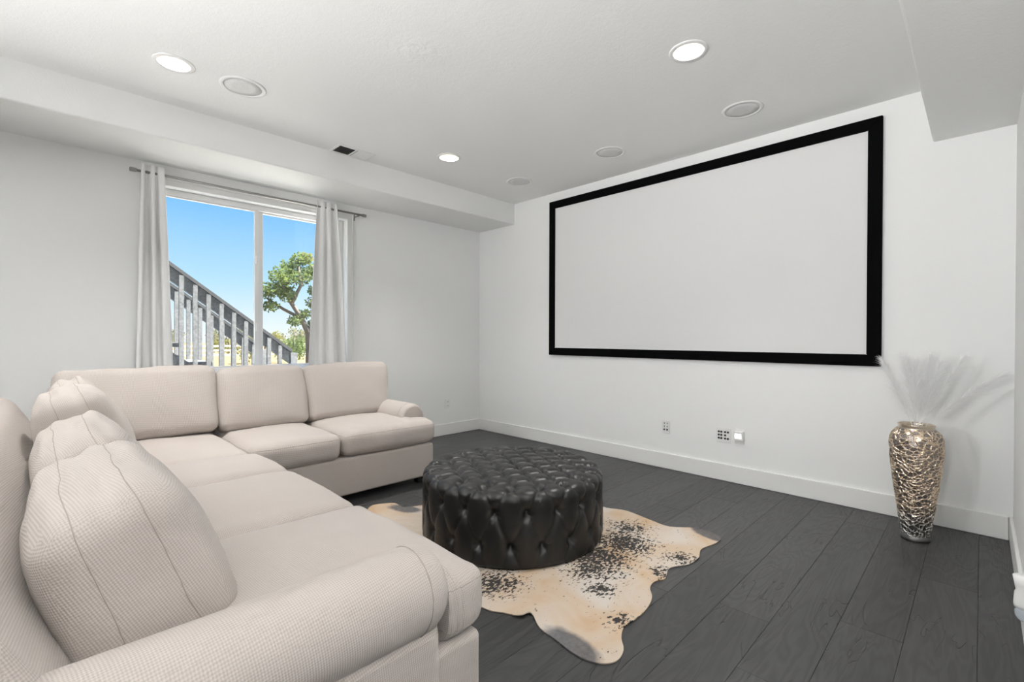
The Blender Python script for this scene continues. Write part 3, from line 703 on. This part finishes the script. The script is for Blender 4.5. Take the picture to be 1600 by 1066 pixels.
def side_h(ang, arc):                                 # arc: distance along the profile above the lower button row
    s = (ang - c0) / (2 * PI) * NA; w = arc / DZ
    p = s + w * 0.5 + 0.5; q = s - w * 0.5 + 0.5       # fold lines join each button to its staggered neighbours
    pil = crease(abs(p - round(p)), 3.6) * crease(abs(q - round(q)), 3.6)
    al = OR * 2 * PI / NA; out = 0.0
    for rw in (0, 1, 2):
        sh = 0.5 if rw != 1 else 0.0; ds = (s + sh - round(s + sh)) * al * (0.86 if rw == 2 else 1.0); dy = arc - rw * DZ; d = math.hypot(ds, dy)
        out -= 0.020 * math.exp(-(d / 0.019) ** 2) + 0.010 * math.exp(-(d / 0.040) ** 2); out += pucker(ds, dy)
    k = 0.015 if 0 <= w else 0.010
    return k * (pil ** 0.5 - 1.0) + out
NT_ = 440; prof = []; nz = 52; nt = 84
for k in range(nz + 1):
    z = 0.004 + (OH - re - 0.004) * k / nz; prof.append((OR, z, 1.0, 0.0, z - ZR2))
for k in range(1, 15):
    a = k / 14 * PI / 2; prof.append((OR - re + re * math.cos(a), OH - re + re * math.sin(a), math.cos(a), math.sin(a), OH - re - ZR2 + re * a))
for k in range(1, nt):
    r = (OR - re) * (1 - k / nt); prof.append((r, OH + 0.012 * (1 - (r / (OR - re)) ** 2), 0.0, 1.0, OH - re - ZR2 + re * PI / 2 + (OR - re - r)))
def surf_h(r, z, nz_, arc, an):
    if nz_ < 0.999 or r > RR3 + 0.005: h = side_h(an, arc); mixw = 0.0
    else: mixw = max(0.0, min(1.0, (RR3 + 0.005 - r) / 0.05)); mixw = mixw * mixw * (3 - 2 * mixw); h = side_h(an, arc) * (1 - mixw) if mixw < 1 else 0.0
    if mixw > 0: h += top_h(r * math.cos(an), r * math.sin(an)) * mixw
    return h
V = []; Fc = []
for r, z, nr_, nz_, arc in prof:
    for k in range(NT_):
        an = 2 * PI * k / NT_; h = surf_h(r, z, nz_, arc, an)
        if z < 0.03: bt = 1 - z / 0.03; h = h * (1 - 0.7 * bt) - 0.012 * bt * bt
        V.append(((r + h * nr_) * math.cos(an), (r + h * nr_) * math.sin(an), z + h * nz_))
for j in range(len(prof) - 1):
    for k in range(NT_):
        k2 = (k + 1) % NT_; Fc.append((j * NT_ + k, j * NT_ + k2, (j + 1) * NT_ + k2, (j + 1) * NT_ + k))
V.append((0, 0, OH + 0.012 + top_h(0, 0))); Lj = (len(prof) - 1) * NT_
for k in range(NT_): Fc.append((Lj + k, Lj + (k + 1) % NT_, len(V) - 1))
Fc.append(tuple(range(NT_))[::-1])
link('body', fix(mesh('ottoman_body', V, Fc)), M['leather'], ott, smooth=True)
bme = lathem('button', [(0.0001, 0.0045), (0.005, 0.004), (0.0085, 0.002), (0.0095, -0.001), (0.0085, -0.006)], 12); bme.materials.append(M['leather'])
for x, y in topb:
    r = math.hypot(x, y)
    if r < 0.405: link('button', bme, None, ott, (x, y, OH + 0.012 * (1 - (r / (OR - re)) ** 2) + top_h(x, y) + 0.002), True)
for row_ in (0, 1, 2):
    for k in range(NA):
        an = c0 + 2 * PI * (k + (0.5 if row_ != 1 else 0.0)) / NA; h_ = side_h(an, row_ * DZ)
        if row_ < 2:
            rr = OR + h_ + 0.001; b_ = link('button', bme, None, ott, (rr * math.cos(an), rr * math.sin(an), (ZR2, ZR1)[row_]), True); b_.rotation_euler = (0, PI / 2, an)
        else:
            link('button', bme, None, ott, (RR3 * math.cos(an), RR3 * math.sin(an), OH + h_ + 0.003), True)

# ------------------------------------------------------------------ floor vase
VB = Vector((-0.262, 3.562, 0.0))
vase = empty('floor_vase', VB, 'tall tapered metallic champagne floor vase with coral branch relief beside the right wall', 'vase')
vp = [(0.0, 0.062), (0.012, 0.068), (0.03, 0.066), (0.05, 0.067), (0.10, 0.074), (0.20, 0.087), (0.30, 0.1005), (0.40, 0.112), (0.48, 0.1195), (0.54, 0.122), (0.58, 0.120), (0.605, 0.112), (0.625, 0.098), (0.635, 0.088), (0.640, 0.083)]
vz = [a for a, _ in vp]; vrr = [b for _, b in vp]
nA, nZ = 320, 440
zz = np.linspace(0.030, 0.638, nZ); aa = np.linspace(0, 2 * PI, nA, endpoint=False)
rr = np.interp(zz, vz, vrr)
rng = np.random.default_rng(5); npt = 1000
pa = rng.uniform(0, 2 * PI, npt); pz = 0.02 + 0.63 * rng.uniform(0, 1, npt) ** 1.0
SCL = 0.105
PX = np.concatenate([(pa + o) * SCL for o in (-2 * PI, 0, 2 * PI)]); PZ = np.concatenate([pz] * 3)
GA, GZ = np.meshgrid(aa * SCL, zz)
wob = 0.006 * np.sin(GZ * 40 + GA * 18) ; gx = (GA + wob).ravel(); gz = (GZ * (1.0) + 0.004 * np.sin(GA * 55)).ravel()
d1 = np.full(gx.shape, 9.0); d2 = np.full(gx.shape, 9.0)
for px_, pz_ in zip(PX, PZ):
    if px_ < -0.06 or px_ > 2 * PI * SCL + 0.06: continue
    d = np.hypot(gx - px_, (gz - pz_) * 1.15); n1 = np.minimum(d1, d); d2 = np.minimum(d2, np.maximum(d1, d)); d1 = n1
edge = (d2 - d1).reshape(GA.shape); ridge = np.clip(1 - edge / 0.0048, 0, 1) ** 0.6
fade = np.clip((0.637 - zz) / 0.01, 0, 1)[:, None] * np.clip((zz - 0.030) / 0.006, 0, 1)[:, None]
lump = 0.0015 * np.sin(GA * 70 + 4) * np.sin(GZ * 60)
RR = rr[:, None] + (ridge * 0.0065 - 0.004 + lump) * fade
VX = RR * np.cos(aa)[None, :]; VY = RR * np.sin(aa)[None, :]; VZ = np.repeat(zz[:, None], nA, 1)
V = np.stack([VX.ravel(), VY.ravel(), VZ.ravel()], 1).tolist()
Fc = [(j * nA + k, j * nA + (k + 1) % nA, (j + 1) * nA + (k + 1) % nA, (j + 1) * nA + k) for j in range(nZ - 1) for k in range(nA)]
def m_vase():
    m = mat('champagne_metal', (0.7, 0.6, 0.5), 0.28, 1.0); t = NT(m); at = t.n('ShaderNodeAttribute'); at.attribute_name = 'relief'
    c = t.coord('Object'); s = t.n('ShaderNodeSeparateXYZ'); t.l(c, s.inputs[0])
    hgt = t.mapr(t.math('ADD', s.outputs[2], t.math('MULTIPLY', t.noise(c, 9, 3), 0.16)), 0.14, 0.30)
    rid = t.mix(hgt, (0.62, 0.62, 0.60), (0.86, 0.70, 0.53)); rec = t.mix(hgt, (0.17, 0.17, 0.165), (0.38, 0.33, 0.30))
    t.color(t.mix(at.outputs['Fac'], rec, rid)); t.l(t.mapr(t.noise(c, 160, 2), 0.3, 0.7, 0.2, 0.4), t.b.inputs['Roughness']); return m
M['vase'] = m_vase()
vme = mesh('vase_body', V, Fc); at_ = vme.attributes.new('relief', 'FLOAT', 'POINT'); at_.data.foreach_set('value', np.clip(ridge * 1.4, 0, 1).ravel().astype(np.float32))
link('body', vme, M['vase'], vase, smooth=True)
M['vrim'] = mat('champagne_rim', (0.72, 0.62, 0.50), 0.3, 1.0); M['vbase'] = mat('silver_base', (0.55, 0.55, 0.54), 0.28, 1.0)
lathe('base_ring', [(0.0001, 0.0), (0.062, 0.0), (0.0675, 0.004), (0.0685, 0.016), (0.066, 0.026), (0.0655, 0.032)], M['vbase'], vase)
lathe('rim', [(0.084, 0.634), (0.082, 0.642), (0.083, 0.652), (0.0855, 0.660), (0.0845, 0.663), (0.080, 0.661), (0.077, 0.650), (0.079, 0.62), (0.10, 0.58), (0.11, 0.50), (0.08, 0.2), (0.05, 0.05), (0.0001, 0.04)], M['vrim'], vase)

# pampas plumes
M['pampas'] = mat('pampas_fibre', (0.95, 0.95, 0.95), 0.9, spec=0.1); M['pstem'] = mat('pampas_stem', (0.86, 0.85, 0.82), 0.8)
_nt = M['pampas'].node_tree; _tl = _nt.nodes.new('ShaderNodeBsdfTranslucent'); _tl.inputs[0].default_value = (0.97, 0.97, 0.97, 1); _mx = _nt.nodes.new('ShaderNodeMixShader'); _mx.inputs[0].default_value = 0.5
_nt.links.new(_nt.nodes['Principled BSDF'].outputs[0], _mx.inputs[1]); _nt.links.new(_tl.outputs[0], _mx.inputs[2]); _nt.links.new(_mx.outputs[0], _nt.nodes['Material Output'].inputs[0])
def plume(tip, label, droop, n=1500, flen=0.10, seed=0):
    rnd = random.Random(seed); r = empty('pampas_plume', VB, label, 'pampas grass', 'pampas plumes in the vase')
    b0 = Vector((rnd.uniform(-.03, .03), rnd.uniform(-.03, .03), 0.06)); tip = Vector(tip) - VB
    hor = Vector((tip.x, tip.y, 0)); nk = Vector((hor.x * 0.12, hor.y * 0.12, 0.66))
    if Vector((nk.x, nk.y, 0)).length > 0.06: nk = Vector((hor.normalized().x * 0.06, hor.normalized().y * 0.06, 0.66))
    ctl = nk + (tip - nk) * 0.5 + Vector((0, 0, droop))
    def pt(t): return nk * (1 - t) ** 2 + ctl * 2 * t * (1 - t) + tip * t * t
    pts = [b0, (b0 + nk) / 2, nk] + [pt(k / 8) for k in range(1, 9)]
    tube('stem', pts, [0.0022] * 5 + [0.0018 - 0.0002 * k for k in range(6)], M['pstem'], r, 6)
    V = []; Fc = []
    for i in range(n):
        t = 0.10 + 0.89 * rnd.random() ** 0.8; p = pt(t); tg = (pt(min(1, t + 0.02)) - pt(max(0, t - 0.02))).normalized()
        L = flen * (0.45 + 0.75 * math.sin(PI * min(1.0, t * 0.86 + 0.12))) * rnd.uniform(0.6, 1.2)
        rad = Vector((rnd.gauss(0, 1), rnd.gauss(0, 1), rnd.gauss(0, 1))); rad = (rad - tg * rad.dot(tg)).normalized()
        d = (tg * rnd.uniform(0.75, 1.1) + rad * rnd.uniform(0.25, 1.0)).normalized(); sd_ = d.cross(rad).normalized() * 0.0008
        n0 = len(V)
        for k in range(4):
            f = k / 3; q = p + d * L * f + Vector((0, 0, -0.25 * L * f * f)) - rad * 0.12 * L * f * f; w = sd_ * (1 - 0.85 * f)
            if q.y > YD - VB.y - 0.004: q.y = YD - VB.y - 0.004
            if q.x > XR - VB.x - 0.004: q.x = XR - VB.x - 0.004
            V += [q - w, q + w]
        for k in range(3): Fc.append((n0 + 2 * k, n0 + 2 * k + 1, n0 + 2 * k + 3, n0 + 2 * k + 2))
    f_ = link('feather', mesh('feather', V, Fc), M['pampas'], r); f_['kind'] = 'stuff'
    return r
plume((0.095, 3.62, 0.965), 'white pampas plume bending far out to the right wall', 0.05, 800, 0.085, 1)
plume((-0.43, 3.60, 1.03), 'white pampas plume leaning left towards the projection screen corner', 0.02, 700, 0.09, 2)
for k, tp in enumerate(((-0.33, 3.66, 1.05), (-0.27, 3.55, 1.03), (-0.21, 3.68, 1.06), (-0.16, 3.58, 1.02))): plume(tp, '%s upright white pampas plume counted from the screen side of the vase bunch' % ('first', 'second', 'third', 'fourth')[k], 0.02, 620, 0.12, 10 + k)
plume((-0.06, 3.70, 1.06), 'white pampas plume leaning right, above the one bending to the wall', 0.04, 600, 0.10, 30)

# ------------------------------------------------------------------ outside
def m_ground():
    m = mat('dry_field', (0.6, 0.5, 0.35), 0.95, spec=0.05); t = NT(m); c = t.coord('Object')
    a = t.mix(t.mapr(t.noise(c, 0.22, 5, 0.65), 0.35, 0.65), (0.165, 0.118, 0.07), (0.13, 0.112, 0.055)); t.color(t.mix(t.mapr(t.noise(c, 6, 4, 0.7), 0.4, 0.7), a, (0.19, 0.15, 0.105))); return m
gnd = box('ground', (-160, -80, -1.2), (XW - T - 0.02, 140, -0.55), m_ground()); tag(gnd, kind='structure')
bounce_slab = box('bounce_slab', (-11.0, -4.0, -0.56), (XW - T - 0.01, 7.5, -0.45), mat('bounce_slab_pale', (0.74, 0.72, 0.69), 0.9, spec=0.1)); tag(bounce_slab, kind='structure')  # unseen pale slab added to bounce sunlight up through the window
M['fence'] = mat('white_fence', (0.6, 0.59, 0.57), 0.6)
fen = empty('rail_fence', (-42, 14, -0.55), 'white three-rail fence across the far field outside the window', 'fence')
pme = boxm('post', (-0.07, -0.07, 0), (0.07, 0.07, 1.15), 0.015, 1); pme.materials.append(M['fence'])
for k in range(-5, 9): link('post', pme, None, fen, (0, k * 2.4, 0))
rme = boxm('rail', (-0.025, 0, -0.07), (0.025, 2.4, 0.07)); rme.materials.append(M['fence'])
for k in range(-5, 8):
    for z_ in (0.32, 0.66, 1.0): link('rail', rme, None, fen, (0.08, k * 2.4, z_))
def m_leaf(name, a, b):
    m = mat(name, a, 0.7, spec=0.2); t = NT(m); c = t.coord('Object'); t.color(t.mix(t.mapr(t.noise(c, 2.0, 3), 0.35, 0.65), a, b))
    tl = t.n('ShaderNodeBsdfTranslucent'); tl.inputs[0].default_value = (*b, 1); mx = t.n('ShaderNodeMixShader'); mx.inputs[0].default_value = 0.4
    t.l(t.b.outputs[0], mx.inputs[1]); t.l(tl.outputs[0], mx.inputs[2]); t.l(mx.outputs[0], t.t.nodes['Material Output'].inputs[0]); return m
M['leaf1'] = m_leaf('leaf_green', (0.075, 0.12, 0.05), (0.20, 0.26, 0.095)); M['leaf2'] = m_leaf('leaf_yellow', (0.17, 0.19, 0.055), (0.28, 0.27, 0.095)); M['leaf3'] = m_leaf('leaf_haze_tint', (0.17, 0.19, 0.11), (0.25, 0.25, 0.155))  # the palest leaf colour has distance haze mixed in
M['bark'] = mat('tree_bark', (0.14, 0.12, 0.105), 0.9)
def leaves(name, clumps, n, size, m, parent, seed):
    rnd = random.Random(seed); V = []; Fc = []; tot = sum(c[3] ** 2 for c in clumps)
    for (cx_, cy_, cz_, cr_) in clumps:
        for i in range(int(n * cr_ ** 2 / tot)):
            d = Vector((rnd.gauss(0, 1), rnd.gauss(0, 1), rnd.gauss(0, 1))).normalized() * cr_ * rnd.random() ** 0.5
            p = Vector((cx_, cy_, cz_)) + Vector((d.x, d.y, d.z * 0.75)); u = Vector((rnd.gauss(0, 1), rnd.gauss(0, 1), rnd.gauss(0, 1))).normalized(); w = u.orthogonal().normalized(); s = size * rnd.uniform(0.6, 1.3)
            k = len(V); V += [p - u * s, p + w * s * 0.5, p + u * s, p - w * s * 0.5]; Fc.append((k, k + 1, k + 2, k + 3))
    o = link(name, mesh(name, V, Fc), m, parent); o['kind'] = 'stuff'; return o
GZ0 = -0.55
tr = empty('tree', (-26, 10.45, GZ0), 'tall loose-crowned green tree seen through the right window pane', 'tree')
tube('trunk', [(0, 0, 0), (0, -0.03, 1.0), (0.05, -0.1, 1.9), (0, -0.45, 2.7), (0.05, -1.0, 3.5), (0, -1.4, 4.3), (0, -1.7, 5.0)], [0.26, 0.21, 0.18, 0.14, 0.11, 0.07, 0.03], M['bark'], tr, 8)
for br in ([(0.05, -0.1, 1.9), (0.3, 0.3, 3.0), (0.2, 0.2, 4.2), (0.2, 0.0, 5.6)], [(0, -0.45, 2.7), (-0.3, -1.3, 3.2), (-0.2, -2.1, 3.7)], [(0.05, -1.0, 3.5), (0.3, -0.6, 4.5), (0.2, -0.7, 5.5)], [(0.05, -0.1, 1.9), (-0.2, 0.6, 2.9), (-0.2, 1.0, 3.9)]):
    tube('branch', br, [0.11 - 0.025 * k for k in range(len(br))], M['bark'], tr, 6)
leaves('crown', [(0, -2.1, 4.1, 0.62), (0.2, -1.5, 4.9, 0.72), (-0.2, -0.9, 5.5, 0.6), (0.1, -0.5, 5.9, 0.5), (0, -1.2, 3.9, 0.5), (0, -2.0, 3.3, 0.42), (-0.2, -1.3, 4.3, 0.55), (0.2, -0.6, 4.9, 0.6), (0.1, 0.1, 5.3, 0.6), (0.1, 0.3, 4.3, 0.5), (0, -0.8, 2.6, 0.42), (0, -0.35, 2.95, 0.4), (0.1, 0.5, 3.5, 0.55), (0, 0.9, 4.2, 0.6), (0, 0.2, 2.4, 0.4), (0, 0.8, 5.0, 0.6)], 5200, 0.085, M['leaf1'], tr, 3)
leaves('yellow_crown', [(-0.1, -0.2, 6.0, 0.45), (0.1, 0.2, 3.6, 0.5), (0, 0.6, 5.2, 0.6), (0.2, 0.3, 3.0, 0.4)], 1100, 0.085, M['leaf2'], tr, 4)  # extra crown clumps in the yellower leaf colour
def bush(x, y, h, w, m, label, seed, n=900, s=0.10):
    rnd = random.Random(seed); b = empty('bush', (x, y, GZ0), label, 'bush', 'bushes beyond the fence')
    cl = [(rnd.uniform(-w, w) * 0.5, rnd.uniform(-w, w) * 0.6, h * rnd.uniform(0.25, 0.75), h * rnd.uniform(0.22, 0.34)) for _ in range(9)]
    tube('stem', [(0, 0, 0), (0.05, 0.05, h * 0.5), (0.0, 0.1, h * 0.8)], [0.08, 0.05, 0.02], M['bark'], b, 6); leaves('foliage', cl, n, s, m, b, seed)
bush(-33, 10.3, 2.4, 2.0, M['leaf2'], 'yellow green bush left of the tall tree outside', 5, 1500, 0.09)
bush(-29, 10.65, 2.1, 0.9, M['leaf1'], 'darker green bush at the foot of the tall tree outside', 6, 1100, 0.08)
bush(-50, 12.5, 2.0, 1.7, M['leaf2'], 'small bright bush seen between the stair balusters', 7, 900, 0.11)
for k in range(7):
    bush(-70 - 9 * (k % 2), 8 + 4.6 * k, 2.6 + (k * 37 % 10) * 0.11, 2.9, M['leaf3'], 'haze-tinted pale bush in the distant row behind the fence', 20 + k, 700, 0.19)

# deck staircase with two railings
M['rail'] = mat('weathered_grey_wood', (0.36, 0.37, 0.39), 0.85, spec=0.2); _t = NT(M['rail']); _c = _t.coord('Object')
_t.color(_t.mix(_t.mapr(_t.noise(_c, 38, 4, 0.7), 0.35, 0.7), (0.125, 0.13, 0.138), (0.25, 0.254, 0.26)))
M['railcap'] = mat('dark_rail_cap', (0.055, 0.058, 0.063), 0.7)
st = empty('deck_staircase', (-6.05, 1.5, GZ0), 'grey wooden deck staircase with baluster railings outside the window', 'staircase')
SL = -0.76; Y0, ZZ0 = 0.9, 1.871
def zl(y): return ZZ0 + SL * (y - Y0)
def slant(name, x0, x1, y0, y1, dz0, dz1, m):
    V = [(x, y, zl(y) + d) for x in (x0, x1) for y in (y0, y1) for d in (dz0, dz1)]
    return loc(link(name, fix(mesh(name, V, [(0, 1, 3, 2), (4, 6, 7, 5), (0, 4, 5, 1), (2, 3, 7, 6), (0, 2, 6, 4), (1, 5, 7, 3)])), m), st)
for xr in (-5.60, -6.52):
    yend = 2.03 if xr > -6 else 2.0
    dz = 0.0 if xr > -6 else 0.0
    slant('rail_cap', xr - 0.05, xr + 0.055, -1.2, yend, -0.038, 0.0, M['railcap']); slant('rail_board', xr - 0.02, xr + 0.018, -1.2, yend - 0.02, -0.175, -0.038, M['rail'])
    bsp = 0.1145 if xr > -6 else 0.1145
    yb0 = 0.982 if xr > -6 else 1.098
    k = -16
    while yb0 + k * bsp < yend - 0.02:
        y = yb0 + k * bsp; k += 1
        if y < -1.15: continue
        zt = zl(y + 0.019) - 0.04; zb_ = zl(y) - 0.95
        loc(box('baluster', (xr + 0.018, y - 0.019, max(GZ0 + 0.0, zb_)), (xr + 0.056, y + 0.019, zt), M['rail']), st)
    slant('stringer', xr - 0.02, xr + 0.018, -1.2, 2.35, -1.12, -0.86, M['rail'])
    loc(box('newel_post', (xr - 0.035, yend - 0.01, GZ0), (xr + 0.035, yend + 0.06, zl(yend) - 0.04), M['rail']), st)
run = 0.26
for k in range(-7, 9):
    y = 0.98 + k * run; z = zl(y) - 0.72
    if z < GZ0 + 0.1: break
    loc(box('tread', (-6.48, y - run, z - 0.04), (-5.63, y + 0.02, z), M['rail']), st)
